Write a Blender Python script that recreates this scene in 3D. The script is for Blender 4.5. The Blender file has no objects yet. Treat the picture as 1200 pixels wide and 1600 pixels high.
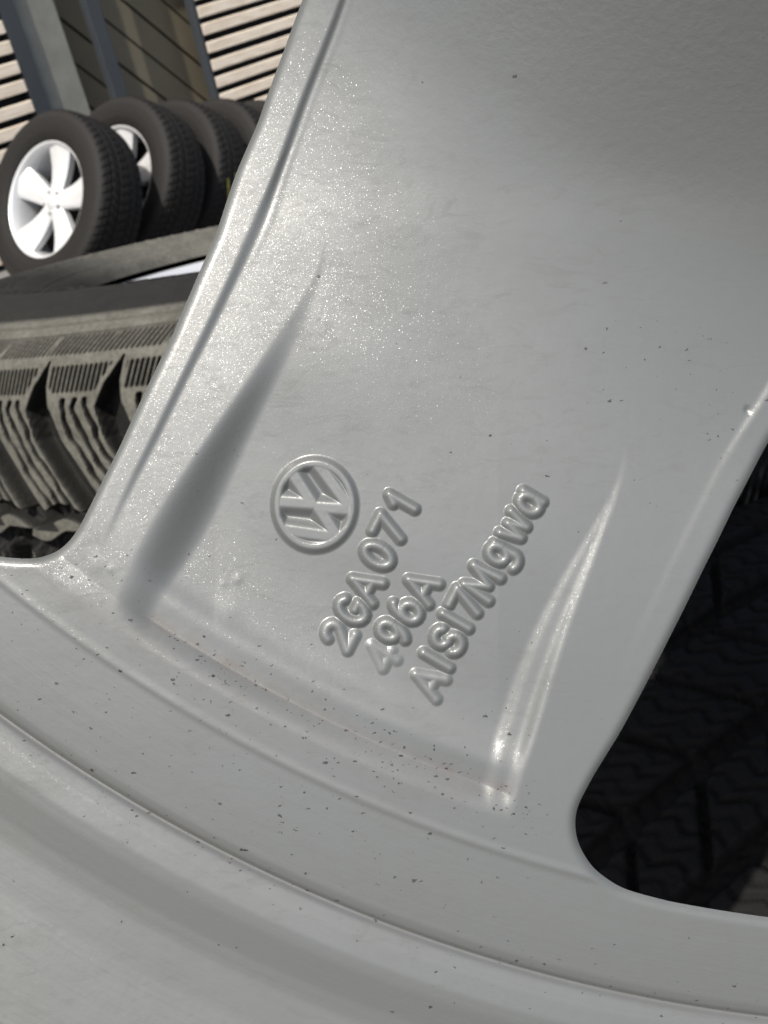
import bpy, math, random
import numpy as np
R_ = math.radians
sc = bpy.context.scene
COL = sc.collection
# ------------------------------------------------------------------ camera, sky, sun, exposure
F = 1500.0                 # focal length in the 1200 x 1600 px units the wheel is measured in
MM = 7.5e-5                # one such unit on the spoke's face, in metres (about 13 to the millimetre)
DIST = F * MM
pitch, roll = R_(34.0), R_(12.5)
R0 = np.array([1.0, 0, 0]); U0 = np.array([0, math.sin(pitch), math.cos(pitch)])
FW = np.array([0, math.cos(pitch), -math.sin(pitch)])
CR = math.cos(roll) * R0 - math.sin(roll) * U0
CU = math.sin(roll) * R0 + math.cos(roll) * U0
CB = -FW
CAMH = 1.30
CAM = np.array([0, 0, CAMH])

def mat4(xa, ya, za, o):
    from mathutils import Matrix
    return Matrix(((xa[0], ya[0], za[0], o[0]), (xa[1], ya[1], za[1], o[1]), (xa[2], ya[2], za[2], o[2]), (0, 0, 0, 1)))

cam = bpy.data.cameras.new('camera'); co = bpy.data.objects.new('camera', cam); COL.objects.link(co)
co.matrix_world = mat4(CR, CU, CB, CAM)
cam.sensor_fit = 'VERTICAL'; cam.sensor_height = 36; cam.lens = 36 * F / 1600
cam.clip_start = 0.005; cam.clip_end = 500
cam.dof.use_dof = True; cam.dof.focus_distance = DIST; cam.dof.aperture_fstop = 75
sc.camera = co

SUN_CAM = np.array([-0.37, 0.43, 0.83]); SUN_CAM /= np.linalg.norm(SUN_CAM)
S = SUN_CAM[0] * CR + SUN_CAM[1] * CU + SUN_CAM[2] * CB
sun_el = math.asin(S[2]); sun_az = math.atan2(S[0], S[1])
w = bpy.data.worlds.new('World'); sc.world = w; w.use_nodes = True
nt = w.node_tree
sky = nt.nodes.new('ShaderNodeTexSky'); sky.sky_type = 'NISHITA'; sky.sun_disc = False
sky.sun_elevation = sun_el; sky.sun_rotation = sun_az
sky.air_density = 1.0; sky.dust_density = 3.5; sky.ozone_density = 0.6
nt.links.new(sky.outputs[0], nt.nodes['Background'].inputs[0]); nt.nodes['Background'].inputs[1].default_value = 0.11
sl = bpy.data.lights.new('sun', 'SUN'); sl.energy = 3.6; sl.angle = R_(0.55); sl.color = (1, 0.95, 0.88)
so = bpy.data.objects.new('sun', sl); COL.objects.link(so)
from mathutils import Vector
so.rotation_euler = Vector(S).to_track_quat('Z', 'Y').to_euler()
sc.view_settings.view_transform = 'Standard'; sc.view_settings.look = 'None'
sc.view_settings.exposure = 0.6; sc.view_settings.gamma = 1.0

# ------------------------------------------------------------------ helpers
def tag(o, label=None, cat=None, group=None, kind=None):
    for k, v in (('label', label), ('category', cat), ('group', group), ('kind', kind)):
        if v: o[k] = v
    return o

def mesh_obj(name, V, Fq, mat, parent=None, smooth=True, attrs=None, mats=None):
    me = bpy.data.meshes.new(name)
    V = np.asarray(V, dtype=np.float32)
    if isinstance(Fq, np.ndarray):
        n = len(Fq); k = Fq.shape[1]
        me.vertices.add(len(V)); me.vertices.foreach_set('co', V.ravel())
        me.loops.add(n * k); me.loops.foreach_set('vertex_index', Fq.astype(np.int32).ravel())
        me.polygons.add(n); me.polygons.foreach_set('loop_start', np.arange(0, n * k, k, dtype=np.int32))
        me.update(calc_edges=True)
    else:
        me.from_pydata(V.tolist(), [], Fq); me.update()
    me.validate()
    if smooth: me.polygons.foreach_set('use_smooth', [True] * len(me.polygons))
    me.materials.append(mat)
    for an, av in (attrs or {}).items():
        if len(av) == len(me.vertices):
            a = me.attributes.new(an, 'FLOAT', 'POINT'); a.data.foreach_set('value', np.asarray(av, dtype=np.float32))
    o = bpy.data.objects.new(name, me); COL.objects.link(o)
    if parent: o.parent = parent
    return o

def empty(name, M=None):
    o = bpy.data.objects.new(name, None); COL.objects.link(o); o.empty_display_size = 0.05
    if M is not None: o.matrix_world = M
    return o

def ray(px, py):
    a, b = (px - 600) / F, (800 - py) / F
    return a * CR + b * CU + FW
def at(px, py, t): return CAM + t * ray(px, py)

def sstep(a, b, x):
    t = np.clip((x - a) / (b - a), 0, 1); return t * t * (3 - 2 * t)

class MB:
    def __init__(s): s.v = []; s.f = []
    def box(s, c, d, ax=None, bev=0):
        ax = ax if ax is not None else np.eye(3); n = len(s.v)
        c = np.array(c, float)
        hx, hy, hz = np.array(d) / 2.0
        for x, y, z in ((-1,-1,-1),(1,-1,-1),(1,1,-1),(-1,1,-1),(-1,-1,1),(1,-1,1),(1,1,1),(-1,1,1)):
            s.v.append(c + x*hx*ax[0] + y*hy*ax[1] + z*hz*ax[2])
        for q in ((0,3,2,1),(4,5,6,7),(0,1,5,4),(1,2,6,5),(2,3,7,6),(3,0,4,7)): s.f.append([n+i for i in q])
    def build(s, name, mat, parent=None, smooth=False, bevel=0):
        o = mesh_obj(name, np.array(s.v), s.f, mat, parent, smooth)
        if bevel:
            m = o.modifiers.new('bevel', 'BEVEL'); m.width = bevel; m.segments = 2
        return o

def lathe(prof, n, name, mat, parent, attrs=None, phis=None, smooth=True):
    prof = np.array(prof, float)
    ph = np.linspace(0, 2*np.pi, n, endpoint=False) if phis is None else np.asarray(phis)
    n = len(ph)
    V = np.stack([np.outer(np.cos(ph), prof[:, 0]), np.outer(np.sin(ph), prof[:, 0]), np.outer(np.ones(n), prof[:, 1])], -1).reshape(-1, 3)
    m = len(prof)
    i = np.arange(n)[:, None] * m; j = np.arange(m - 1)[None, :]; i2 = ((np.arange(n) + 1) % n)[:, None] * m
    Fq = np.stack([i + j, i2 + j, i2 + j + 1, i + j + 1], -1).reshape(-1, 4)
    return mesh_obj(name, V, Fq, mat, parent, smooth, attrs)

# ------------------------------------------------------------------ materials
class NG:
    def __init__(s, name):
        s.m = bpy.data.materials.new(name); s.m.use_nodes = True; s.t = s.m.node_tree
        s.b = s.t.nodes['Principled BSDF']
    def n(s, typ, **kw):
        nd = s.t.nodes.new('ShaderNode' + typ)
        for k, v in kw.items():
            if k.startswith('i_'):
                key = k[2:]; key = int(key) if key.isdigit() else key.replace('_', ' ')
                nd.inputs[key].default_value = v
            else: setattr(nd, k, v)
        return nd
    def l(s, a, b): s.t.links.new(a, b)
    def coord(s, scale=(1, 1, 1), rot=(0, 0, 0)):
        c = s.n('TexCoord'); m = s.n('Mapping'); m.inputs['Scale'].default_value = scale; m.inputs['Rotation'].default_value = rot
        s.l(c.outputs['Object'], m.inputs[0]); return m.outputs[0]
    def noise(s, scale, detail=4, rough=.55, vec=None, dist=0):
        nd = s.n('TexNoise', i_Scale=scale, i_Detail=detail, i_Roughness=rough, i_Distortion=dist)
        s.l(vec if vec is not None else s.coord(), nd.inputs['Vector']); return nd.outputs['Fac']
    def ramp(s, fac, stops):
        nd = s.n('ValToRGB'); e = nd.color_ramp.elements
        while len(e) < len(stops): e.new(0.5)
        for k, (p, c) in enumerate(stops):
            e[k].position = p; e[k].color = (c, c, c, 1) if isinstance(c, (int, float)) else (*c, 1)
        s.l(fac, nd.inputs[0]); return nd.outputs[0]
    def math(s, op, a, b=None, c=None, clamp=False):
        nd = s.n('Math', operation=op, use_clamp=clamp)
        for k, v in enumerate((a, b, c)):
            if v is None: continue
            if isinstance(v, (int, float)): nd.inputs[k].default_value = v
            else: s.l(v, nd.inputs[k])
        return nd.outputs[0]
    def mix(s, fac, a, b):
        nd = s.n('Mix', data_type='RGBA')
        for k, v in ((0, fac), (6, a), (7, b)):
            if isinstance(v, (int, float)): nd.inputs[k].default_value = v if k == 0 else (v, v, v, 1)
            elif isinstance(v, tuple): nd.inputs[k].default_value = (*v, 1)
            else: s.l(v, nd.inputs[k])
        return nd.outputs[2]
    def attr(s, name):
        nd = s.n('Attribute', attribute_name=name); return nd.outputs['Fac']
    def set(s, **kw):
        for k, v in kw.items():
            i = s.b.inputs[k.replace('_', ' ')]
            if isinstance(v, (int, float)): i.default_value = v
            elif isinstance(v, tuple): i.default_value = (*v, 1)
            else: s.l(v, i)
    def bump(s, h, strength, dist, normal=None):
        nd = s.n('Bump', i_Strength=strength, i_Distance=dist); s.l(h, nd.inputs['Height'])
        if normal is not None: s.l(normal, nd.inputs['Normal'])
        return nd.outputs[0]

def silver_paint():
    g = NG('silver_wheel_paint')
    # flakes: every cell of a fine cell pattern tips the shading normal its own way
    vo = g.n('TexVoronoi', i_Scale=1/(1.05*MM)); g.l(g.coord(), vo.inputs['Vector'])
    sub = g.n('VectorMath', operation='SUBTRACT'); g.l(vo.outputs['Color'], sub.inputs[0]); sub.inputs[1].default_value = (.5, .5, .5)
    scl = g.n('VectorMath', operation='SCALE'); g.l(sub.outputs[0], scl.inputs[0]); scl.inputs['Scale'].default_value = FLAKE
    geo = g.n('NewGeometry')
    orange = g.bump(g.noise(1/(26*MM), 3, .6), 0.05, 6*MM)
    cast = g.math('MULTIPLY', g.noise(1/(14*MM), 4, .65), g.attr('rough'))
    orange = g.bump(cast, 0.16, 6*MM, orange)
    cmb = g.n('CombineXYZ'); g.l(g.attr('rad'), cmb.inputs[0]); g.l(g.attr('ang'), cmb.inputs[1])
    turn = g.math('MULTIPLY_ADD', g.math('SUBTRACT', g.noise(1.0, 5, .6, cmb.outputs[0]), .5), g.attr('turned'), .5)
    orange = g.bump(turn, 0.05, 5*MM, orange)
    add = g.n('VectorMath', operation='ADD'); g.l(orange, add.inputs[0]); g.l(scl.outputs[0], add.inputs[1])
    nrm = g.n('VectorMath', operation='NORMALIZE'); g.l(add.outputs[0], nrm.inputs[0])
    # specks of brake dirt, denser where the dirt attribute says so
    c = g.coord()
    wob = g.n('TexNoise', i_Scale=1/(5*MM), i_Detail=3); g.l(c, wob.inputs['Vector'])
    w2 = g.n('VectorMath', operation='SCALE'); g.l(wob.outputs['Color'], w2.inputs[0]); w2.inputs['Scale'].default_value = 9*MM
    va = g.n('VectorMath', operation='ADD'); g.l(c, va.inputs[0]); g.l(w2.outputs[0], va.inputs[1])
    total = None
    for (cell, rmin, rmax, dens, rot, sx) in ((7, .11, .30, .95, .5, .5), (13, .06, .19, .8, -.4, .45), (42, .03, .075, .9, .3, .5)):
        mp = g.n('Mapping'); mp.inputs['Rotation'].default_value = (0, 0, rot); mp.inputs['Scale'].default_value = (sx, 1, 1)
        g.l(va.outputs[0], mp.inputs[0])
        v = g.n('TexVoronoi', i_Scale=1/(cell*MM)); g.l(mp.outputs[0], v.inputs['Vector'])
        sp = g.n('SeparateColor'); g.l(v.outputs['Color'], sp.inputs[0])
        on = g.math('LESS_THAN', sp.outputs[0], g.math('MULTIPLY', g.attr('dirt'), dens))
        pw = g.math('POWER', sp.outputs[1], 2.2)
        rad = g.math('MULTIPLY_ADD', pw, rmax - rmin, rmin)
        m = g.math('MULTIPLY', on, g.math('SUBTRACT', 1.0, g.math('DIVIDE', v.outputs['Distance'], rad), clamp=True))
        m = g.math('MULTIPLY', m, 6.0, clamp=True)
        m = g.math('MULTIPLY', m, g.math('MULTIPLY_ADD', sp.outputs[2], .3, .7))
        total = m if total is None else g.math('MAXIMUM', total, m)
    # faint film and cloudy stains
    film = g.ramp(g.noise(1/(160*MM), 5, .6), ((.35, 0.0), (.75, 1.0)))
    film = g.math('MULTIPLY', g.math('ADD', film, g.math('MULTIPLY', g.ramp(turn, ((.5, 0.0), (.7, 1.0))), .5)), .25)
    smear = g.ramp(g.noise(1/(70*MM), 6, .7, g.coord((1, 2.6, 1), (0, 0, .6)), 1.5), ((.52, 0.0), (.68, 1.0)))
    film = g.math('MULTIPLY_ADD', smear, .22, film)
    dust = g.math('MULTIPLY', g.attr('grime'), g.ramp(g.noise(1/(40*MM), 5, .7), ((.3, .25), (.7, 1.0))))
    base = g.mix(film, (.136, .144, .141), (.116, .120, .113))
    base = g.mix(g.math('MULTIPLY', dust, .75), base, (.11, .10, .09))
    base = g.mix(total, base, (.010, .005, .004))
    inv = g.math('SUBTRACT', 1.0, total)
    g.set(Base_Color=base, Metallic=g.math('MULTIPLY', inv, METAL), Roughness=g.math('MULTIPLY_ADD', film, .4, ROUGH),
          Coat_Weight=g.math("MULTIPLY", inv, .5), Coat_Roughness=0.21, Coat_IOR=1.5)
    g.l(orange, g.b.inputs['Normal']); g.l(orange, g.b.inputs['Coat Normal'])
    gl = g.n('BsdfAnisotropic', i_Roughness=.2); gl.inputs[0].default_value = (.85, .87, .88, 1); g.l(nrm.outputs[0], gl.inputs['Normal'])
    ms = g.n('MixShader'); g.l(g.math('MULTIPLY', inv, SPARK), ms.inputs[0]); g.l(g.b.outputs[0], ms.inputs[1]); g.l(gl.outputs[0], ms.inputs[2])
    g.l(ms.outputs[0], g.t.nodes['Material Output'].inputs['Surface'])
    return g.m

FLAKE, METAL, ROUGH, SPARK = 0.32, 0.40, 0.56, 0.008
M_SILVER = silver_paint()

def rubber(name, dustcol=(.14, .136, .113), base=(.007, .0068, .0062), amount=1.0, rough=.7):
    g = NG(name)
    n1 = g.noise(60, 6, .65); n2 = g.noise(400, 4, .6)
    d = g.math('MULTIPLY', g.attr('dust'), amount)  # dusting, with the shade of the grooves already painted in
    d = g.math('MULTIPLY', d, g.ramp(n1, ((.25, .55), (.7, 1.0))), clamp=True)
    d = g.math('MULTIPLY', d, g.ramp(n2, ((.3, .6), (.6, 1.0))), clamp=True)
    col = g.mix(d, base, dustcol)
    g.set(Base_Color=col, Roughness=rough, Specular_IOR_Level=.18)
    g.l(g.bump(n2, .35, .0012), g.b.inputs['Normal'])
    return g.m
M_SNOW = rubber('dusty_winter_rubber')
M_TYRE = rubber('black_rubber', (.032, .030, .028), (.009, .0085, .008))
M_SHADED = rubber('shaded_rubber', (.007, .006, .005), (.0035, .003, .0026), rough=.75)  # black rubber again, darkened to put deep shade into its colour

def simple(name, col, rough=.6, metal=0, nscale=None, namp=.15, bump=0, coat=0):
    g = NG(name)
    if nscale:
        f = g.ramp(g.noise(nscale, 5, .6), ((.3, 1 - namp), (.7, 1.0)))
        mx = g.n('Mix', data_type='RGBA', blend_type='MULTIPLY'); mx.inputs[0].default_value = 1
        mx.inputs[6].default_value = (*col, 1); g.l(f, mx.inputs[7]); g.set(Base_Color=mx.outputs[2])
        if bump: g.l(g.bump(g.noise(nscale * 3, 4), .5, bump), g.b.inputs['Normal'])
    else: g.set(Base_Color=col)
    g.set(Roughness=rough, Metallic=metal, Coat_Weight=coat)
    return g.m
M_WHITE = simple('bright_alloy', (.60, .61, .61), .35, .25, coat=.5)
M_HOLE = simple('bolt_recess', (.12, .12, .12), .6)
M_YELL = simple('yellow_paint_mark', (.30, .27, .05), .7, nscale=80, namp=.5)
M_STICK = simple('tyre_sticker', (.75, .55, .55), .6)
M_FRAME = simple('blue_grey_frame', (.048, .055, .062), .45, nscale=6)
M_PANEL = simple('grey_panel', (.25, .25, .215), .6, nscale=9, namp=.25)
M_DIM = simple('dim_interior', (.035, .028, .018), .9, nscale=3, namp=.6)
M_GROUND = simple('yard_concrete', (.17, .165, .155), .9, nscale=4, namp=.4, bump=.004)
M_BACK = simple('dark_backing', (.01, .01, .012), .9)

def wood():
    g = NG('sun_bleached_timber')
    c = g.coord((1.2, 9, 9))
    n = g.noise(7, 6, .65, c); n2 = g.noise(2.5, 3, .5)
    col = g.mix(g.ramp(n, ((.3, 0.0), (.7, 1.0))), (.68, .55, .41), (.94, .85, .70))
    col = g.mix(g.ramp(n2, ((.55, 0.0), (.75, .35))), col, (.35, .22, .16))
    g.set(Base_Color=col, Roughness=.8); g.l(g.bump(n, .4, .003), g.b.inputs['Normal']); return g.m
M_WOOD = wood()

def brown():
    g = NG('reflection_brown'); n = g.noise(3, 4)  # brown of the pane's reflection, painted as a surface
    g.set(Base_Color=g.mix(n, (.105, .09, .058), (.20, .175, .12)), Roughness=.7); return g.m
M_BROWN = brown()

# ------------------------------------------------------------------ ground (structure)
gm = MB(); gm.v = [np.array(p, float) for p in ((-60, -60, 0), (60, -60, 0), (60, 60, 0), (-60, 60, 0))]; gm.f = [[0, 1, 2, 3]]
tag(gm.build('ground', M_GROUND), kind='structure')

# ------------------------------------------------------------------ MAIN WHEEL: inner face of one spoke, hub, barrel
OX, OY = 1510.0, -950.0      # the wheel's axis, in units from the picture-sized sheet the spoke was measured on
PITCH5 = 2*math.pi/5
TH0 = R_(26.4)
WIN = 2406.0                 # outer radius of the openings between the spokes

Lp = [(468,0),(440,75),(400,185),(366,262),(334,360),(294,451),(263,525),(216,623),(182,698),(135,792),(118,826),(98,853),(74,868),(51,874),(0,871)]
Rp = [(1200,695),(1150,790),(1100,890),(1045.6,1000),(973,1142),(928,1215),(902.5,1263.5),(899,1292),(905,1323),(928,1360),(973,1391),(1018.7,1404)]
def pol(p):
    p = np.array(p, float); dx = OX - p[:, 0]; dy = p[:, 1] - OY
    return np.hypot(dx, dy), np.arctan2(dx, dy)
rl, tl = pol(Lp); rr, tr = pol(Rp)
# openings end near the hub in a rounded corner, and run out to a tangent at the rim
rl = np.concatenate([rl, [2386, 2398, 2404, WIN]]); tl = np.concatenate([tl, np.radians([40.6, 41.5, 42.4, 43.6])])
k = np.argsort(rl); rl, tl = rl[k], tl[k]
rr = np.concatenate([rr[:-1], [2404.3, WIN]]); tr = np.concatenate([tr[:-1], [tr[-1] + R_(.1), tr[-1] - R_(.7)]])
k = np.argsort(rr); rr, tr = rr[k], tr[k]
def smooth_fn(r, t, lo_r, lo_t):
    r = np.concatenate([lo_r, r]); t = np.concatenate([lo_t, t]); k = np.argsort(r); return r[k], t[k]
sl_l = (tl[3] - tl[0]) / (rl[3] - rl[0])
ll_r = np.array([1010, 1040, 1090, 1160, 1250, 1330.]); ll_t = np.array([TH0 + R_(35.99), TH0 + R_(33), TH0 + R_(30), TH0 + R_(27.4), TH0 + R_(24.8), TH0 + R_(22.9)])
RL, TL = smooth_fn(rl, tl, ll_r, ll_t)
ll_r = np.array([1010, 1040, 1090, 1160, 1250, 1350., 1500]); ll_t = np.array([TH0 - R_(35.99), TH0 - R_(33), TH0 - R_(30), TH0 - R_(27), TH0 - R_(24), TH0 - R_(21.5), TH0 - R_(18.4)])
RR, TR = smooth_fn(rr, tr, ll_r, ll_t)
def resamp(Rk, Tk):      # smooth a boundary a little so that it has no corners
    P = np.stack([Rk, Tk * 2000], -1)
    s = np.concatenate([[0], np.cumsum(np.hypot(*np.diff(P, axis=0).T))])
    ss = np.arange(0, s[-1], 2.0); A = np.stack([np.interp(ss, s, P[:, 0]), np.interp(ss, s, P[:, 1])], -1)
    kw = 15; kern = np.hanning(kw * 2 + 1); kern /= kern.sum()
    pad = np.concatenate([2*A[:1] - A[kw:0:-1], A, 2*A[-1:] - A[-2:-kw-2:-1]])
    B = np.stack([np.convolve(pad[:, i], kern, 'valid') for i in (0, 1)], -1)
    B[-1] = A[-1]; r = np.maximum.accumulate(np.minimum(B[:, 0], WIN)); return r, B[:, 1] / 2000
RL, TL = resamp(RL, TL); RR, TR = resamp(RR, TR)
def thL(r): return np.interp(r, RL, TL)
def thR(r): return np.interp(r, RR, TR)

def poly(pts): p = np.array(pts, float); k = np.argsort(p[:, 1]); return p[k, 1], p[k, 0]
gY, gX = poly([(570,-120),(533,0),(497,90),(473,147),(443,233),(417,300),(397,347),(373,401),(327,500),(278,600),(230,699),(193,769),(179,802),(168,831),(149,860)])
wLY, wLX = poly([(507,408),(456,480),(404,560),(354,635),(304,705),(262,768),(226,825),(199,878),(180,925),(168,960)])
wRY, wRX = poly([(511,408),(484,490),(450,560),(417,625),(384,690),(353,760),(322,825),(290,880),(254,925),(230,960)])
pLY, pLX = poly([(978,735),(920,840),(880,905),(830,1010),(800,1100),(772,1185),(757,1250)])
pRY, pRX = poly([(980,735),(950,805),(928,870),(903,930),(875,1010),(853,1080),(836,1140),(803,1240),(795,1270)])
kY, kX = poly([(600,-200),(610,0),(605,150),(600,330),(585,430),(545,520),(480,590),(425,640),(385,700),(357,765),(306,862),(232,940)])
qY, qX = poly([(1290,450),(1200,612),(1165,665),(1130,720),(1090,800),(1050,880),(1005,975),(965,1070)])

_Y = np.arange(-1200, 3200, 2.0)
def si(Y, ys, xs, w=45):
    v = np.interp(_Y, ys, xs)
    # keep the end slopes going so that smoothing does not bend the ends
    k = np.hanning(2*w+1); k /= k.sum()
    pad = np.concatenate([np.full(w, v[0]), v, np.full(w, v[-1])])
    return np.interp(Y, _Y, np.convolve(pad, k, 'valid'))
def softplus(x, s): return s * np.logaddexp(0, x / s)

# raised characters: centre-line strokes in a box 1 wide and 1 high
def arc(cx, cy, rx, ry, a0, a1, n=14):
    a = np.radians(np.linspace(a0, a1, n)); return [(cx + rx*math.cos(t), cy + ry*math.sin(t)) for t in a]
GLY = {
 '2': [arc(.5, .74, .42, .26, 170, -35) + [(.08, .0), (.95, .0)]],
 'G': [arc(.52, .5, .46, .5, 50, 330) + [(.95, .42), (.6, .42)]],
 'A': [[(0, 0), (.5, 1), (1, 0)], [(.2, .34), (.8, .34)]],
 '0': [arc(.5, .5, .42, .5, 0, 360, 24)],
 '7': [[(.02, 1), (.95, 1), (.38, 0)]],
 '1': [[(.28, .74), (.62, 1), (.62, 0)]],
 '9': [arc(.5, .68, .4, .32, 0, 360, 18), arc(.42, .55, .48, .55, 25, -75)],
 '6': [arc(.5, .32, .4, .32, 0, 360, 18), arc(.58, .45, .48, .55, 205, 105)],
 '4': [[(.75, 0), (.75, 1), (.05, .3), (1, .3)]],
 'l': [[(.5, 0), (.5, 1.02)]],
 'i': [[(.5, 0), (.5, 1.02)]],
 'S': [arc(.5, .74, .4, .26, 20, 265, 12) + arc(.5, .26, .42, .26, 80, -165, 12)],
 'M': [[(0, 0), (.08, 1), (.5, .25), (.92, 1), (1, 0)]],
 'g': [arc(.5, .68, .4, .32, 0, 360, 18), [(.9, .95), (.9, .15)] + arc(.5, .15, .4, .22, 0, -130, 8)],
 'w': [[(0, .8), (.25, .1), (.5, .7), (.75, .1), (1, .8)]],
 'a': [arc(.48, .42, .4, .36, 0, 360, 18), [(.9, .8), (.9, .05)]],
}
E1 = np.array([math.cos(R_(63)), -math.sin(R_(63))]); E2 = np.array([math.cos(R_(150)), -math.sin(R_(150))])
# (character, centre x, centre y, width, relief)
LINES = [
 [('2', 528,997, 31,.65),('G', 549,957, 33,1),('A', 570,918, 36,1),('0', 590,869, 33,1),('7', 608,828, 31,1),('1', 627,787, 26,1)],
 [('4', 597,1031, 32,.4),('9', 614,993, 30,.9),('6', 635,955, 32,1),('A', 659,919, 36,1)],
 [('A', 671,1070, 34,.6),('l', 684,1036, 24,.9),('S', 701,1004, 32,1),('i', 714,973, 24,1),('7', 729,945, 31,1),('M', 754,911, 40,1),('g', 786,870, 30,1),('w', 803,823, 38,1),('a', 825,785, 30,1)],
]
def segs_of(line):
    out = []
    for ch, cx, cy, wd, rel in line:
        for st in GLY[ch]:
            P = [np.array([cx, cy]) + (u - .5) * wd * E1 + (v - .5) * 46 * E2 for u, v in st]
            for a, b in zip(P[:-1], P[1:]): out.append((a, b, rel))
    return out
SEGS = [segs_of(l) for l in LINES]
def seg_d(X, Y, a, b):
    d = b - a; L2 = max(d @ d, 1e-6)
    t = np.clip(((X - a[0]) * d[0] + (Y - a[1]) * d[1]) / L2, 0, 1)
    return np.hypot(X - a[0] - t*d[0], Y - a[1] - t*d[1])
def letters(X, Y):
    """relief of each line of characters"""
    res = []
    for sg in SEGS:
        H = np.zeros_like(X)
        for a, b, rel in sg:
            x0, x1 = min(a[0], b[0]) - 16, max(a[0], b[0]) + 16; y0, y1 = min(a[1], b[1]) - 16, max(a[1], b[1]) + 16
            m = (X > x0) & (X < x1) & (Y > y0) & (Y < y1)
            if not m.any(): continue
            d = seg_d(X[m], Y[m], a, b)
            p = np.clip(1 - (d / 12.0) ** 2, 0, 1)
            hgt = 7.4 * rel * (p ** 1.5)
            # soft union, like letters cut in a mould with a ball cutter
            H[m] = np.where(H[m] > hgt, H[m] + .10*hgt*(1 - H[m]/10), hgt + .10*H[m]*(1 - hgt/10))
        res.append(np.minimum(H, 9.8))
    return res
EMC = np.array([489.5, 789.0])
def emblem(X, Y):
    dx = (X - EMC[0]) / 70.0; dy = (Y - EMC[1]) / 77.0
    rho = np.hypot(dx, dy)
    H = np.zeros_like(X); m = rho < 1.2
    x, y, q = dx[m], -dy[m], rho[m]
    # own axes: emblem's up points up-left
    ua = R_(151); ux, uy = math.cos(ua), math.sin(ua)
    U = x*ux + y*uy; Vv = x*uy - y*ux       # up, right
    ring = 8.5 * sstep(1.05, .88, q) * sstep(.66, .82, q)
    st = []
    for a, b in (((-.36, .82), (0, .06)), ((.36, .82), (0, .06)), ((-.80, .40), (-.33, -.78)), ((-.33, -.78), (0, -.10)),
                 ((0, -.10), (.33, -.78)), ((.33, -.78), (.80, .40))):
        st.append(seg_d(Vv, U, np.array(a), np.array(b)))
    d = np.min(st, axis=0)
    body = 8.0 * sstep(.30, .07, d) * sstep(.98, .86, q)
    pit = -4.5 * sstep(.86, .66, q) * sstep(.10, .32, d)
    H[m] = .88 * (np.maximum(ring, body) + pit)
    return H

rs = np.random.RandomState(4)
UND = [(rs.uniform(.004, .012)*math.cos(a), rs.uniform(.004, .012)*math.sin(a), rs.uniform(0, 6.28), rs.uniform(.10, .3)) for a in rs.uniform(0, 6.28, 14)]

def ring_blend(r):
    t = np.clip((r - 2306) / 40.0, 0, 1)
    return 1 - sstep(-.25, 1.0, t) + sstep(-.25, 1.0, 0.0) * (1 - t) ** 3

def rise(r):
    return .5 * .42 / 460 * np.clip(1750 - r, 0, 460) ** 2 + .42 * np.clip(1290 - r, 0, None)
def height(X, Y):
    dx = OX - X; dy = Y - OY; r = np.hypot(dx, dy)
    z = np.zeros_like(X)
    # strip along the left edge, standing proud of the rest
    g = X - si(Y, gY, gX)
    amp = si(Y, [-200, 300, 345, 400, 700, 860], [9, 9, 5.5, 6.0, 4.5, 0])
    wid = si(Y, [-200, 300, 345, 400, 700], [13, 13, 26, 17, 13])
    z -= amp * (sstep(-.35, .65, g / wid) )
    z += 1.3 * np.exp(-((g - wid*.95) / 6.0) ** 2) * si(Y, [0, 300, 400], [1, .8, 0])
    # towards the edges it falls off
    # pocket that deepens towards the rim
    inL = sstep(0, 1, (X - si(Y, wLY, wLX)) / np.maximum(si(Y, wRY, wRX) - si(Y, wLY, wLX), 3))
    uR = (X - si(Y, pLY, pLX)) / np.maximum(si(Y, pRY, pRX) - si(Y, pLY, pLX), 2)
    inR = 1 - (.24*sstep(-.18, .26, uR) + .30*np.clip(uR, 0, 1) + .46*sstep(.62, 1.10, uR))
    kk = si(Y, kY, kX) - X
    z -= si(Y, [-200, 300, 620], [.085, .058, .045]) * softplus(kk, 45) * (1 - inL * sstep(400, 600, Y))
    depL = si(r, [1690, 1800, 1950, 2150, 2240, 2306], [0, 8, 27, 45, 33, 14]); depR = si(r, [1770, 1950, 2200, 2306], [0, 8, 24, 12])
    xm = np.clip((X - 330) / 450, 0, 1)
    z -= inL * inR * (depL * (1 - xm) + depR * xm)
    z -= inL * (1 - inR) * 0
    # parting line near the right edge
    q = X - si(Y, qY, qX)
    z += 3.0 * sstep(-7, 5, q) * si(Y, [450, 560, 640, 720, 1070], [1, 1, 1, .35, 0])
    z += .035 * softplus(q, 25)
    # rise to the hub
    z += .20 * softplus(1240 - r, 90)
    # end of the pocket floor: slight roll before the crease
    z += inL * inR * 6.0 * np.exp(-((r - 2264) / 24) ** 2)
    z += inL * inR * 2.0 * np.exp(-((r - 2180) / 50) ** 2) * np.exp(-((X - 420)/170)**2)
    # little nibs in the casting
    for (cx, cy, s, a) in ((366, 908, 7, .9), (352, 960, 22, 1.0), (343, 915, 5, .5), (150, 883, 14, 1.2), (172, 890, 6, 1.0), (1170, 640, 3.5, -6)):
        z += a * np.exp(-((X - cx)**2 + (Y - cy)**2) / s**2)
    for (a, b, c, d) in UND: z += d * np.sin(a*X*2 + b*Y*2 + c)
    z *= ring_blend(r)
    z += rise(r)
    z += 1.3 * np.exp(-((r - 2393) / 7.0) ** 2)
    z -= .033 * np.clip(r - 2390, 0, None)
    return z

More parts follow.
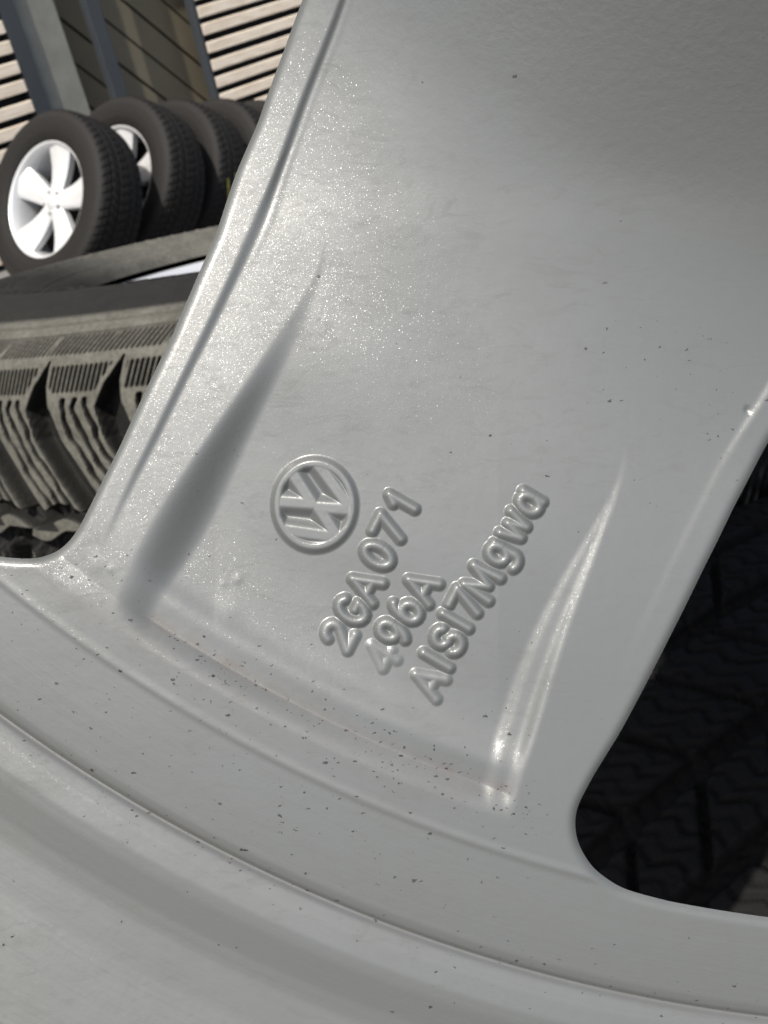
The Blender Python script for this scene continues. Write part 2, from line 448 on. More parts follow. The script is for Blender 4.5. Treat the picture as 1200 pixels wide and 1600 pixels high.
# barrel profile (radius, height above the spoke's face)
BP = np.array([(2375,0),(2390,0),(2480,-3),(2545,-6),(2558,-9),(2565,-17),(2573,-9),(2592,-1),(2622,5),(2642,5),(2690,0),(2718,0),(2780,9),(2850,26),(2930,46),(2962,90),(2975,200),(2978,400),(2982,800),(2995,900),(3010,922),
               (3080,925),(3095,900),(3090,850),(3030,780),(3005,600),(3000,300),(2990,-100),(2900,-250),(2920,-420),(3020,-520),(3045,-560),(3035,-600),(2985,-610),(2940,-560),(2840,-440),(2720,-330),(2590,-200),(2510,-110),(2450,-60)], float)
def bprof():
    s = np.concatenate([[0], np.cumsum(np.hypot(*np.diff(BP, axis=0).T))]); ss = np.arange(0, s[-1], 1.0)
    A = np.stack([np.interp(ss, s, BP[:, 0]), np.interp(ss, s, BP[:, 1])], -1)
    kw = 7; kern = np.hanning(kw*2+1); kern /= kern.sum()
    B = np.stack([np.convolve(A[:, i], kern, 'same') for i in (0, 1)], -1); B[:kw] = A[:kw]; B[-kw:] = A[-kw:]
    i0 = np.argmax(B[:, 0] >= WIN); B = B[i0:]; B[0] = (WIN, -.033*(WIN-2390))
    idx = []
    k = 0
    while k < len(B) - 1:
        idx.append(k); k += 3 if B[k, 0] < 2700 and k < 400 else (7 if k < 650 else 30)
    idx.append(len(B) - 1); return B[idx]
BPR = bprof()

# boundary polylines as points for the edge rounding
def bound_pts():
    rr_ = np.concatenate([np.linspace(1010, 2300, 1100), WIN - (np.linspace(1, 0, 420)**2) * (WIN - 2300)])
    P = [np.stack([rr_, thL(rr_)], -1), np.stack([rr_, thR(rr_)], -1)]
    tt = np.linspace(TL[-1], TH0 + PITCH5/2, 700); P.append(np.stack([tt*0 + WIN, tt], -1))
    tt = np.linspace(TR[-1], TH0 - PITCH5/2, 700); P.append(np.stack([tt*0 + WIN, tt], -1))
    P = np.concatenate(P); return np.stack([OX - P[:, 0]*np.sin(P[:, 1]), OY + P[:, 0]*np.cos(P[:, 1])], -1)
BPTS = bound_pts()
def edge_dist(X, Y):
    out = np.empty(len(X))
    for i in range(0, len(X), 4000):
        out[i:i+4000] = np.sqrt(((X[i:i+4000, None] - BPTS[:, 0])**2 + (Y[i:i+4000, None] - BPTS[:, 1])**2).min(1))
    return out
def rounding(X, Y, r, t):
    """fall of the surface close to an opening"""
    dz = np.zeros_like(X)
    e0 = np.where(r < WIN, np.minimum(np.abs(t - thL(r)), np.abs(t - thR(r))) * r, r - WIN)
    m = (e0 < 90) & (r < WIN + 30)
    if m.any():
        e = edge_dist(X[m], Y[m]); q = np.clip(1 - e / 16.0, 0, 1)
        dz[m] = -7.5 * q ** 2.2 
    return dz

def dirt_fields(X, Y):
    r = np.hypot(OX - X, Y - OY)
    d = .014 + .95*np.exp(-((r - 2318)/36)**2) * sstep(170, 330, X) * sstep(900, 780, X)
    d += .5*np.exp(-((r - 2300)/26)**2) * sstep(500, 700, X) * sstep(860, 790, X)
    d += .30*np.exp(-(((X - 800)/45)**2 + ((Y - 1130)/90)**2))
    d += .22*np.exp(-((r - 2400)/120)**2) * sstep(950, 600, X)
    d += .18*np.exp(-((r - 2560)/50)**2)
    d += .35*np.exp(-(((X - 190)/90)**2 + ((Y - 890)/45)**2))
    d += .22*np.exp(-(((X - 1030)/120)**2 + ((Y - 590)/70)**2)) + .16*np.exp(-(((X - 1120)/70)**2 + ((Y - 660)/50)**2))
    d *= np.where(Y < 450, .35, 1)
    gr = .9*np.exp(-((r - 2302)/10)**2) * sstep(180, 260, X) * sstep(830, 740, X) + .9*np.exp(-(((X - 752)/50)**2 + ((Y - 1232)/13)**2))
    gr += .5*np.exp(-((r - 2566)/8)**2)
    gr += .30*np.exp(-((r - 2335)/40)**2) * sstep(900, 600, X) + .06
    rough = sstep(1480, 1100, r)*.75 + .12
    global RA
    RA = (r/9.0, np.arctan2(OX - X, Y - OY)*3.0, sstep(2300, 2420, r))
    return np.clip(d, 0, 1), np.clip(gr, 0, 1), rough

def to_local(X, Y, Z):      # sheet units -> metres, wheel axis at the origin, z towards the inboard side
    k = 1 - rise(np.hypot(OX - X, Y - OY)) / F      # the sheet was measured from one standpoint: the raised part lies nearer to it
    X, Y = 600 + (X - 600) * k, 800 + (Y - 800) * k
    return np.stack([(X - OX) * MM, (OY - Y) * MM, Z * MM], -1)

wheel = empty('alloy_wheel')
wc = CAM + ((OX - 600) * MM) * CR + ((800 - OY) * MM) * CU - DIST * CB
wheel.matrix_world = mat4(CR, CU, CB, wc)
tag(wheel, 'silver alloy wheel seen from its inner side, raised lettering and emblem on the spoke', 'alloy wheel')

def spoke_grid(fine):
    if fine:
        r = np.concatenate([np.arange(1000, 1810, 4.0), np.arange(1810, 2262, 1.35), np.arange(2262, 2340, 1.8), WIN - np.linspace(8.12, 0, 70)**2])
        t = np.concatenate([np.arange(TH0 - PITCH5/2, R_(20.2), R_(.13)), np.arange(R_(20.2), R_(32.4), R_(.036)), np.arange(R_(32.4), R_(42), R_(.09)), np.arange(R_(42), TH0 + PITCH5/2 - 1e-4, R_(.14)), [TH0 + PITCH5/2]])
    else:
        r = np.concatenate([np.arange(1000, 2330, 12.0), WIN - np.linspace(8.5, 0, 24)**2])
        t = np.linspace(TH0 - PITCH5/2, TH0 + PITCH5/2, 220)
    Rg, Tg = np.meshgrid(r, t, indexing='ij')
    lo, hi = thR(r)[:, None], thL(r)[:, None]
    full = (r <= 1010)[:, None]
    lo = np.where(full, TH0 - PITCH5/2, lo); hi = np.where(full, TH0 + PITCH5/2, hi)
    offs = np.array([0, 1.5, 3, 5, 7.5, 11, 15, 20.0]) if fine else np.array([0, 4, 10, 20.0])
    room = np.clip((hi - lo)*.45*Rg[:, :1]/offs[-1], 0, 1)
    oL = hi - offs[None, ::-1]*room/Rg[:, :1]; oR = lo + offs[None, :]*room/Rg[:, :1]
    T = np.concatenate([oR, np.clip(Tg, oR[:, -1:], oL[:, :1]), oL], 1)
    Rg = np.repeat(Rg[:, :1], T.shape[1], 1)
    X = OX - Rg*np.sin(T); Y = OY + Rg*np.cos(T)
    n, m = X.shape
    idx = np.arange(n*m).reshape(n, m)
    q = np.stack([idx[:-1, :-1], idx[:-1, 1:], idx[1:, 1:], idx[1:, :-1]], -1).reshape(-1, 4)
    Tf = T.ravel()
    ok = (np.abs(Tf[q[:, 0]] - Tf[q[:, 1]]) > 1e-9) | (np.abs(Tf[q[:, 3]] - Tf[q[:, 2]]) > 1e-9)
    return X.ravel(), Y.ravel(), Rg.ravel(), T.ravel(), q[ok][:, ::-1], r

def skirt(name_r, depth, taper):
    """wall of the spoke below its two edges"""
    V, Fq = [], []
    for th, sgn in ((thL, -1), (thR, 1)):
        r = np.concatenate([np.linspace(1012, 2300, 120), WIN - np.linspace(10, 1, 60)**2]); t = th(r)
        X = OX - r*np.sin(t); Y = OY + r*np.cos(t)
        z0 = height(X, Y) - 7.5
        tx, ty = np.gradient(X), np.gradient(Y); L = np.hypot(tx, ty) + 1e-9
        nx, ny = ty/L, -tx/L      # sideways
        Xt, Yt = X + 6*nx, Y + 6*ny; rt = np.hypot(OX - Xt, Yt - OY); tt_ = np.arctan2(OX - Xt, Yt - OY)
        ins = 1.0 if np.median(np.where((tt_ < thL(rt)) & (tt_ > thR(rt)), 1.0, -1.0)) > 0 else -1.0
        base = len(V)
        rows = []
        for dz, k in ((0, 0), (-25, 13), (-depth, taper)):
            rows.append(to_local(X + ins*nx*k, Y + ins*ny*k, z0*(1 if dz == 0 else 0) + (dz if dz else 0) + (0 if dz == 0 else -7.5)))
        b = base; V.extend(np.concatenate(rows)); n = len(r)
        for j in range(len(rows) - 1):
            for i in range(n - 1):
                f = [b + j*n + i, b + j*n + i + 1, b + (j+1)*n + i + 1, b + (j+1)*n + i]
                Fq.append(f if sgn < 0 else f[::-1])
    return np.array(V), np.array(Fq)

X, Y, Rr, Tt, Q, _r = spoke_grid(True)
Z = height(X, Y) + rounding(X, Y, Rr, Tt)
Ls = letters(X, Y); Em = emblem(X, Y)
Z = Z + Ls[0] + Ls[1] + Ls[2] + Em
V = to_local(X, Y, Z)
dd, gg, ro = dirt_fields(X, Y)
cx, cy = X[Q].mean(1), Y[Q].mean(1)
near = [np.abs(l[Q]).max(1) > .02 for l in Ls]
isE = np.hypot((cx - EMC[0])/70, (cy - EMC[1])/77) < 1.06
owner = np.zeros(len(Q), int); owner[isE] = 4
for i, nmask in enumerate(near): owner[nmask & (owner == 0)] = i + 1
def submesh(sel, name, extra=None):
    q = Q[sel]; u, inv = np.unique(q, return_inverse=True); q2 = inv.reshape(q.shape)
    # drop doubled corners left where the grid meets an edge
    faces = q2
    VV = V[u]; at_ = {'dirt': dd[u], 'grime': gg[u], 'rough': ro[u], 'rad': RA[0][u], 'ang': RA[1][u], 'turned': RA[2][u]}
    if extra is not None:
        faces = np.concatenate([faces, extra[1] + len(VV)]); nV = len(extra[0])
        VV = np.concatenate([VV, extra[0]])
        at_ = {k: np.concatenate([v, np.full(nV, .02)]) for k, v in at_.items()}
    o = mesh_obj(name, VV, faces, M_SILVER, wheel, True, at_)
    return o
SK = skirt(None, 240, 100)
sp0 = submesh(owner == 0, 'spoke', SK)
sp0['label'] = 'wide silver spoke with raised lettering and a sunken pocket'
for i in range(3):
    o = submesh(owner == i + 1, 'raised_lettering')
    o['label'] = ('first raised line of characters, 2GA071', 'middle raised line of characters, 496A', 'longest raised line of characters, AlSi7Mgwa')[i]
submesh(owner == 4, 'emblem')['label'] = 'round raised VW emblem'
# merge the doubled corner points of the clamped grid
import bmesh
bm = bmesh.new(); bm.from_mesh(sp0.data); bmesh.ops.remove_doubles(bm, verts=bm.verts, dist=2e-7); bm.to_mesh(sp0.data); bm.free()
sp0.data.polygons.foreach_set('use_smooth', [True]*len(sp0.data.polygons))

X, Y, Rr, Tt, Q, _r = spoke_grid(False)
Z = height(X, Y) + rounding(X, Y, Rr, Tt); V = to_local(X, Y, Z); dd, gg, ro = dirt_fields(X, Y)
owner = np.zeros(len(Q), int)
proto = submesh(owner == 0, 'spoke', SK)
bm = bmesh.new(); bm.from_mesh(proto.data); bmesh.ops.remove_doubles(bm, verts=bm.verts, dist=2e-7); bm.to_mesh(proto.data); bm.free()
proto.data.polygons.foreach_set('use_smooth', [True]*len(proto.data.polygons))
proto.rotation_euler.z = PITCH5
for k in (2, 3, 4):
    c = proto.copy(); COL.objects.link(c); c.parent = wheel; c.rotation_euler.z = PITCH5*k

# barrel, with the drop shaped next to the openings
ph = np.concatenate([np.arange(R_(-14), R_(66), R_(.14)), np.arange(R_(66), R_(346) - 1e-6, R_(1.5))])
# the barrel's inner edge is the rim of the openings: round it there
nb, mb = len(ph), len(BPR)
Rg = np.outer(np.ones(nb), BPR[:, 0]); Pg = np.outer(ph, np.ones(mb)); Zg = np.outer(np.ones(nb), BPR[:, 1])
tl_ = (Pg - (TH0 - PITCH5/2)) % PITCH5 + (TH0 - PITCH5/2)
Xb = OX - Rg*np.sin(tl_); Yb = OY + Rg*np.cos(tl_)
inner = (np.arange(mb) < mb*.5)[None, :] * np.ones((nb, 1)) > 0
rz = rounding(Xb.ravel(), Yb.ravel(), Rg.ravel(), tl_.ravel()).reshape(Rg.shape)
Zg = Zg + rz*inner
Xb = OX - Rg*np.sin(Pg); Yb = OY + Rg*np.cos(Pg)
dd2, gg2, ro2 = dirt_fields(Xb.ravel(), Yb.ravel())
Vb = to_local(Xb.ravel(), Yb.ravel(), Zg.ravel())
i = np.arange(nb)[:, None]*mb; j = np.arange(mb-1)[None, :]; i2 = ((np.arange(nb)+1) % nb)[:, None]*mb
Qb = np.stack([i + j, i + j + 1, i2 + j + 1, i2 + j], -1).reshape(-1, 4)
mesh_obj('barrel', Vb, Qb[:, ::-1], M_SILVER, wheel, True, {'dirt': dd2, 'grime': gg2, 'rough': ro2, 'rad': RA[0], 'ang': RA[1], 'turned': RA[2]})
# hub
def hz(r): return .20*softplus(1240 - r, 90) + rise(r)
hp = [(r*MM, float(hz(np.array(float(r)))-20)*MM) for r in (1240, 1120, 1000, 960)] + [(r*MM, (hz(960.)+2)*MM) for r in (900, 600, 420)] + [(395*MM, (hz(960.)-5)*MM), (390*MM, -200*MM), (1220*MM, -230*MM)]
hub = lathe(hp, 120, 'hub', M_SILVER, wheel)
for k in range(5):
    a = PITCH5*k + .3
    b = lathe([(95*MM, 0.0), (95*MM, .0004), (70*MM, .0005), (66*MM, -.004), (0.0001, -.004)], 24, 'bolt_seat', M_HOLE, hub)
    b.location = (680*MM*math.cos(a), 680*MM*math.sin(a), (float(hz(960.))+3)*MM)

# ------------------------------------------------------------------ tyres
def tyre_profile(R=.325, bead=.205, width=.205, step=.0012, coarse_low=True):
    wd = width/2
    P = [(bead, wd*.82), (bead+.006, wd*.90), (bead+.03, wd*1.0), (bead+.055, wd*1.02), (bead+.08, wd*.98), (R-.024, wd*.93), (R-.016, wd*.885), (R-.0085, wd*.80), (R-.003, wd*.60), (R, wd*.2), (R, 0)]
    P = np.array(P + [(a, -b) for a, b in P[-2::-1]])
    s = np.concatenate([[0], np.cumsum(np.hypot(*np.diff(P, axis=0).T))]); ss = np.arange(0, s[-1], .0005)
    A = np.stack([np.interp(ss, s, P[:, 0]), np.interp(ss, s, P[:, 1])], -1)
    kw = 16; kern = np.hanning(kw*2+1); kern /= kern.sum()
    pad = np.concatenate([np.repeat(A[:1], kw, 0), A, np.repeat(A[-1:], kw, 0)])
    B = np.stack([np.convolve(pad[:, i], kern, 'valid') for i in (0, 1)], -1)
    return ss, B
def make_tyre(name, parent, mat, tread, phis, vstep_fn, dustf, **kw):
    ss, B = tyre_profile(**kw)
    idx = [0]; 
    while idx[-1] < len(ss) - 1:
        idx.append(min(len(ss)-1, idx[-1] + max(1, int(round(vstep_fn(ss[idx[-1]], ss[-1])/.0005)))))
    ss = ss[idx]; B2 = B[idx]; g = np.gradient(B, axis=0)[idx]; nn = np.stack([-g[:, 1], g[:, 0]], -1); nn /= np.linalg.norm(nn, axis=1)[:, None] + 1e-12
    Rm = B[:, 0].max()
    PH, VV = np.meshgrid(phis, ss, indexing='ij')
    D = tread(PH*Rm, VV, ss[-1])
    rad = B2[:, 0][None, :] + nn[:, 0][None, :]*D; ax = B2[:, 1][None, :] + nn[:, 1][None, :]*D
    V = np.stack([rad*np.cos(PH), rad*np.sin(PH), ax], -1).reshape(-1, 3)
    n, m = PH.shape
    i = np.arange(n)[:, None]*m; j = np.arange(m-1)[None, :]; i2 = ((np.arange(n)+1) % n)[:, None]*m
    Q = np.stack([i + j, i2 + j, i2 + j + 1, i + j + 1], -1).reshape(-1, 4)[:, ::-1]
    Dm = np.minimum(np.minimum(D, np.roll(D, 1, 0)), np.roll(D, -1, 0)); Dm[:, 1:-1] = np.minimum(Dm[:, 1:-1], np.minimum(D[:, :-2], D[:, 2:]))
    dust_and_shade = (dustf(PH, VV, ss[-1]) * np.clip(1 + (Dm + .0004)/.0016, .03, 1)).ravel()     # dusting, cut down in grooves and sipes to put their shade into colour
    return mesh_obj(name, V, Q, mat, parent, True, {'dust': dust_and_shade})

V_SH = 0.112     # profile length from the bead to where the tread side begins (m)
def gro(x, w, soft): return sstep(w/2 + soft, w/2 - soft, np.abs(x))
def snow(U, Vv, tot):
    U = U*1000; half = tot/2*1000
    v = half - np.abs(Vv*1000 - half)        # mirrored halves
    sidem = np.where(Vv*1000 > half, 19.0, 0.0)
    U = U + sidem
    wv = (v - 104.0)*1.04
    d = np.zeros_like(U)
    P = 43.0
    d -= .9*gro(wv - .5, 1.4, .5)                       # edge of the sidewall
    d -= 1.1*gro(wv - 8.5, 1.0, .4)                     # fine line below the pale band
    g1 = ((U + .75*(wv - 14)) % 2.9) - 1.45
    grp = ((U + .9*(wv-14)) % 34.0)
    d -= 1.6*gro(g1, 1.15, .35)*sstep(9.2, 9.8, wv)*sstep(19.6, 18.8, wv)*sstep(.2, 1.2, grp)*sstep(34, 32.8, grp)
    off = np.interp(wv, [20, 24, 34, 44, 60, 80, 110], [2.5, 0, -7, -10.5, -8, 2, 18])
    u = (U - off) % P                                    # 0 at the middle of a cross groove
    uc = np.minimum(u, P - u)
    gw = np.interp(wv, [21, 24, 34, 46, 70, 100], [0, .8, 7.5, 15, 17.5, 17])
    groove = sstep(gw/2 + .4, gw/2 - .5, uc)*(gw > .3)
    # short slanted sipes
    c1 = ((U + .42*(wv - 30) + 1.1) % 2.8) - 1.4
    blockm = sstep(gw/2 + 3.6, gw/2 + 4.4, P - u)*sstep(gw/2 + 2.4, gw/2 + 3.2, u)
    b1 = sstep(24.5, 25.5, wv)*sstep(37.5, 36.5, wv)*blockm
    sip = 2.2*gro(c1, 1.05, .35)*b1
    # long wavy sipes running down the block
    for f in (.36, .53, .70):
        wav = 0.8*np.sin(wv*.26 + f*9) + .25*np.sin(wv*.7 + f*20)
        sip = np.maximum(sip, 5.5*gro(u - P*f - wav, 2.3 + .6*np.sin(wv*.33 + f*3 + 1), .5)*sstep(39.5, 41, wv)*sstep(101, 99, wv))
    d -= np.maximum(sip, 11*groove)
    zz = 6*np.sin(U/P*2*np.pi)
    d -= 8.0*gro(wv - 100 - zz*.6, 7.0, .6)
    d = np.where(wv < -1, 0, d)
    # raised ribs and characters on the sidewall
    d += .7*gro(v - 22, 1.6, .5) + .5*gro(v - 70, 1.2, .5)
    lt = ((U % 17.0) < 9.5) & ((U % 170) < 118) & (v > 40) & (v < 57)
    fr = ((U % 17.0) < 2.4) | (np.abs(v - 48) < 1.3) & ((U % 34) < 17) | (np.abs(v - 42) < 1.2) & ((U % 51) < 34)
    d += 1.0*(lt & fr)
    return d*.001
def road(U, Vv, tot):
    U = U*1000; half = tot/2*1000; v = half - np.abs(Vv*1000 - half); wv = v - 99
    side = np.where(Vv*1000 > half, 1, -1)
    d = np.zeros_like(U)
    d -= 6*gro(wv - 52, 7, .9) + 6*gro(wv - 84, 8, .9)
    P = 31.0
    g1 = ((U + side*.55*wv) % P) - P/2
    d -= np.maximum(0, 5*gro(g1, 4.0, .8)*sstep(12, 20, wv)*sstep(52, 50, wv))
    g2 = ((U - side*.8*wv + 9) % P) - P/2
    d -= 5*gro(g2, 3.4, .7)*sstep(55, 57, wv)*sstep(82, 79, wv)
    g4 = ((U - .5*(Vv*1000 - half) + 4) % P) - P/2
    d -= 4.5*gro(g4, 3.0, .7)*sstep(87, 89, wv)
    tri = np.abs(((wv*.16) % 2) - 1)*5
    for k, ph_ in ((0, 0), (1, 7)):
        g3 = ((U + side*.5*wv + tri + 5 + ph_) % (P/2)) - P/4
        d -= 2.4*gro(g3, 1.3, .45)*sstep(14, 20, wv)*(1 if k == 0 else .6)
    d += .8*gro(v - 22, 1.6, .6) + .7*gro(wv + 4, 2.2, .6) + .6*gro(v - 62, 1.3, .5)
    d = np.maximum(d, -7)
    return d*.001

def rim_disc(parent, ax_face=.078, Rr=.207, mat=None, simple_=False):
    """bright five spoke alloy: lip, well, spokes, centre"""
    mat = mat or M_WHITE
    rim = lathe([(Rr+.004, ax_face+.010), (Rr+.008, ax_face+.014), (Rr+.004, ax_face+.017), (Rr-.004, ax_face+.016), (Rr-.010, ax_face+.008), (Rr-.014, ax_face-.004),
                 (Rr-.020, ax_face-.03), (Rr-.026, ax_face-.08), (Rr-.022, ax_face-.15), (Rr+.004, ax_face-.165)], 96, 'rim', mat, parent)
    m_back = lathe([(.0001, ax_face-.10), (Rr-.026, ax_face-.10)], 48, 'shade_disc', M_BACK, rim)  # black disc, the shade inside the rim put into its colour
    for k in range(5):
        a = 2*math.pi*k/5 + .25
        V = []; Fc = []
        rads = np.linspace(.030, Rr-.010, 9)
        for q, rd in enumerate(rads):
            f = (rd-.030)/(Rr-.04)
            hw = .031 + .030*f**1.2; top = ax_face - .018 + .016*f - .010*math.sin(f*math.pi)
            for x, z in ((-hw, top-.03), (-hw, top-.006), (-hw*.78, top), (-hw*.12, top+.006), (hw*.12, top+.006), (hw*.78, top), (hw, top-.006), (hw, top-.03)):
                V.append((rd*math.cos(a) - x*math.sin(a), rd*math.sin(a) + x*math.cos(a), z))
        for q in range(8):
            for c in range(7): Fc.append([q*8+c, (q+1)*8+c, (q+1)*8+c+1, q*8+c+1][::-1])
        sp = mesh_obj('spoke', np.array(V), Fc, mat, parent, False)
    hubm = lathe([(.048, ax_face-.05), (.048, ax_face-.020), (.044, ax_face-.014), (.032, ax_face-.012), (.030, ax_face-.016), (.028, ax_face-.010), (.0001, ax_face-.008)], 40, 'hub', mat, parent)
    for k in range(5):
        a = 2*math.pi*k/5 + .25 + math.pi/5
        b = lathe([(.0075, ax_face-.0135), (.007, ax_face-.0128), (.0001, ax_face-.0128)], 14, 'bolt_hole', M_HOLE, hubm)
        b.location = (.0395*math.cos(a), .0395*math.sin(a), .0006)
    return rim

def frame_from_normal(n, spin=0):
    n = np.array(n, float); n /= np.linalg.norm(n)
    up = np.array([0, 0, 1.]) if abs(n[2]) < .95 else np.array([1., 0, 0])
    y = up - n*(up @ n); y /= np.linalg.norm(y); x = np.cross(y, n)
    c, s = math.cos(spin), math.sin(spin)
    return c*x + s*y, -s*x + c*y, n

# --- the winter tyre on its rim, lying on the stack behind the left opening
nrm = np.array([.0358, .2413, 1.0]); nrm /= np.linalg.norm(nrm)
TC = CAM + np.array([.0224, .6633, -.3097])
xa, ya, za = frame_from_normal(nrm)
wt = empty('winter_wheel', mat4(xa, ya, za, TC))
tag(wt, 'dusty winter tyre with deep tread blocks lying on top of its stack', 'tyre', 'tyres lying in the stack')
d0 = CAM + np.array([-.13, .43, -.2]) - TC; phv = math.atan2(d0 @ ya, d0 @ xa)
fineph = np.arange(phv - .5, phv + .5, .0005/.325); rest = np.arange(phv + .5, phv + 2*math.pi - .5 - 1e-6, .006)
def snow_dust(PH, VV, tot):
    half = tot/2; v = (half - np.abs(VV - half))*1000; wv = v - 99
    far = .5 + .5*np.cos(PH - phv - math.pi)
    s = np.where(wv > 0, .95, 0.10 + .90*sstep(.25, .6, far))
    s = np.where((wv > -3) & (wv < 0), .35, s)
    return s
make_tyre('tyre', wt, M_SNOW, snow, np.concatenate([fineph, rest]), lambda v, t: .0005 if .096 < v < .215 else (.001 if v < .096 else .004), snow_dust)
rim_disc(wt, .064)

# --- plain tyres: coarse shared mesh
def plain_dust(PH, VV, tot):
    half = tot/2; v = (half - np.abs(VV - half))*1000
    return np.where(v > 95, .55, .25) + .25*np.exp(-((v-92)/7)**2)
protoT = make_tyre('tyre', None, M_TYRE, road, np.linspace(0, 2*math.pi, 720, endpoint=False), lambda v, t: .0014 if .09 < v < t - .09 else .004, plain_dust)
tyre_mesh = protoT.data
bpy.data.objects.remove(protoT)
def plain_tyre(kind, M, label, group, mesh=None, cat='tyre'):
    o = bpy.data.objects.new(kind, mesh or tyre_mesh); COL.objects.link(o); o.matrix_world = M
    tag(o, label, cat, group); return o
for k, (dx, dy) in enumerate(((.012, .01), (-.01, -.004), (.006, .012), (0, .004))):
    zc = .105 + .205*k
    xa, ya, za = frame_from_normal((0.0001, 0, 1), k*1.3)
    plain_tyre('tyre', mat4(xa, ya, za, np.array([TC[0] + dx, TC[1] + dy, zc])),
               ('bottom tyre of the stack under the winter tyre', 'second tyre from the ground in the stack under the winter tyre', 'third tyre from the ground in the stack under the winter tyre',
                'black tyre directly beneath the winter tyre')[k], 'tyres lying in the stack')

# --- dark tyres under the wheel, seen through the right opening
fine_shaded = make_tyre('tyre', None, M_SHADED, road, np.linspace(0, 2*math.pi, 1500, endpoint=False), lambda v, t: .0009 if .09 < v < t - .09 else .003, plain_dust)
dm = fine_shaded.data; bpy.data.objects.remove(fine_shaded)
xa, ya, za = frame_from_normal((.32, -.95, .05), .3)
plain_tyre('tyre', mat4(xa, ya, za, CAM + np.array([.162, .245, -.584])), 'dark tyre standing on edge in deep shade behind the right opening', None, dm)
xa, ya, za = frame_from_normal((0.0001, 0, 1), .5)
for zc, lab in ((.105, 'lower of two tyres lying flat under the dark standing tyre'), (.31, 'upper of two tyres lying flat under the dark standing tyre')):
    plain_tyre('tyre', mat4(xa, ya, za, np.array([.25, .03, zc])), lab, 'tyres lying under the dark standing tyre')

# --- row of standing wheels by the building
rown = np.array([-.533, -.624, .563])
stand = [
 ((101, 322), 3.50, True, 'white alloy wheel with black tyre, frontmost of the leaning row by the shop front'),
 ((204, 292), 3.74, True, 'second wheel in the leaning row, only a crescent of its white rim showing'),
 ((280, 288), 3.98, False, 'third tyre in the leaning row, with yellow paint marks and a small pale sticker'),
 ((346, 280), 4.20, False, 'fourth tyre in the leaning row, close to the timber slats'),
 ((400, 276), 4.42, False, 'last tyre of the leaning row, mostly hidden behind the spoke'),
]
for k, ((px, py), t, rim, lab) in enumerate(stand):
    xa, ya, za = frame_from_normal(rown, .15*k)
    e = empty('wheel' if rim else 'tyre', mat4(xa, ya, za, at(px, py, t)))
    tag(e, lab, 'wheel' if rim else 'tyre', 'row of wheels leaning by the shop front')
    o = bpy.data.objects.new('tyre', tyre_mesh); COL.objects.link(o); o.parent = e
    if rim: rim_disc(e, .070)
    if k == 2:
        for dv, dph in ((.03, 0), (-.012, .10)):
            P = []
            a0 = math.atan2(np.dot(np.array([.75, -.6, -.25]), ya), np.dot(np.array([.75, -.6, -.25]), xa)) + dph
            for q in range(9):
                a = a0 - .22 + q*.055
                for s_ in (-.006, .006): P.append((.3262*math.cos(a), .3262*math.sin(a), dv + s_ + .12*(a - a0)))
            mesh_obj('paint_mark', np.array(P), [[2*q, 2*q+1, 2*q+3, 2*q+2] for q in range(8)], M_YELL, e)

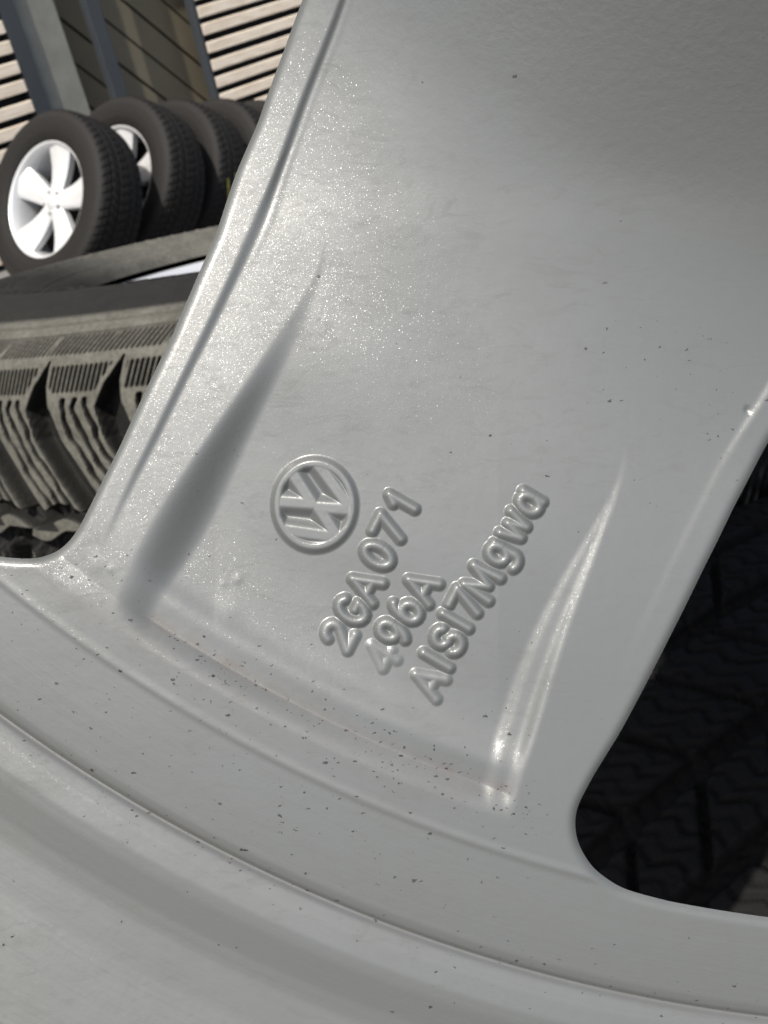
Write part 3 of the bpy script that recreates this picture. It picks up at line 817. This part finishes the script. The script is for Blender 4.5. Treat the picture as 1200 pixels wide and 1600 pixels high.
# ------------------------------------------------------------------ shop front
al = R_(36)
WD = np.array([math.cos(al), math.sin(al), 0]); WN = np.array([math.sin(al), -math.cos(al), 0]); WZ = np.array([0, 0, 1.])
WP = at(320, 68, 4.9)
def onwall(px, py, off=0):
    r = ray(px, py); t = ((WP + off*WN - CAM) @ WN)/(r @ WN); P = CAM + t*r
    return float((P - WP) @ WD), float(P[2])
bld = empty('shop_front', mat4(WD, -WN, WZ, np.array([WP[0], WP[1], 0])))
tag(bld, 'shop front with pale timber slats, blue grey window frames and a window with a built-in brown reflection', 'building')
AX = np.eye(3)
def wbox(mb, s0, s1, z0, z1, d0, d1): mb.box(((s0+s1)/2, -(d0+d1)/2, (z0+z1)/2), (s1-s0, abs(d1-d0), z1-z0), AX)
sA0, _ = onwall(12, 60); sA1, _ = onwall(38, 60)
sB0, _ = onwall(148, 60); sB1, _ = onwall(170, 60)
sC0, _ = onwall(309, 60); sC1, _ = onwall(316, 60)
print('WALL', sA0, sA1, sB0, sB1, sC0, sC1, onwall(0, 200), onwall(320, 68), onwall(310, 98))
mb = MB(); wbox(mb, sC1, sC1 + 6, 0, 4, -.06, -.05); wbox(mb, sA0 - 5, sA0, 0, 4, -.06, -.05); mb.build('backing_wall', M_BACK, bld)
rnd = random.Random(2)
for (a, b) in ((sC1 + .004, sC1 + 4.5), (sA0 - 3.5, sA0 - .004)):
    mb = MB(); z = .03
    while z < 3.2:
        jig = rnd.uniform(-.0035, .0035)
        wbox(mb, a, b, z + jig, z + .051 + jig, .0, .022 + rnd.uniform(-.002, .002)); z += .083
    o = mb.build('timber_slats', M_WOOD, bld, bevel=.003)
for (a, b) in ((sA0, sA1), (sB0, sB1), (sC0, sC1)):
    mb = MB(); wbox(mb, a, b, 0, 3.2, -.04, .02); mb.build('window_frame', M_FRAME, bld, bevel=.004)
mb = MB(); wbox(mb, sA1 + .002, sA1 + .60*(sB0 - sA1), 0, 3.2, -.06, -.01); mb.build('grey_panel', M_PANEL, bld, bevel=.004)
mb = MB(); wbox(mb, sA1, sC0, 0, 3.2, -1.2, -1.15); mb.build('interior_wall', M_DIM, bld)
mb = MB(); wbox(mb, sA0, sC0 + .8, 0, 3.2, -.26, -.22); mb.build('light_block_board', M_BACK, bld)  # added board, keeps light from leaking between the ribs in the window
# slanting brown ribs, standing in for the reflection in the window pane
ax2 = np.array([[math.cos(-.85), 0, math.sin(-.85)], [0, 1, 0], [-math.sin(-.85), 0, math.cos(-.85)]])
mb = MB()
for k in range(-6, 16):
    zc = .2 + k*.20
    mb.box(((sB1+sC0)/2, .16 + .004*(k % 2), zc), (2.2, .012, .120), ax2)
mb.build('pane_reflection', M_BROWN, bld)
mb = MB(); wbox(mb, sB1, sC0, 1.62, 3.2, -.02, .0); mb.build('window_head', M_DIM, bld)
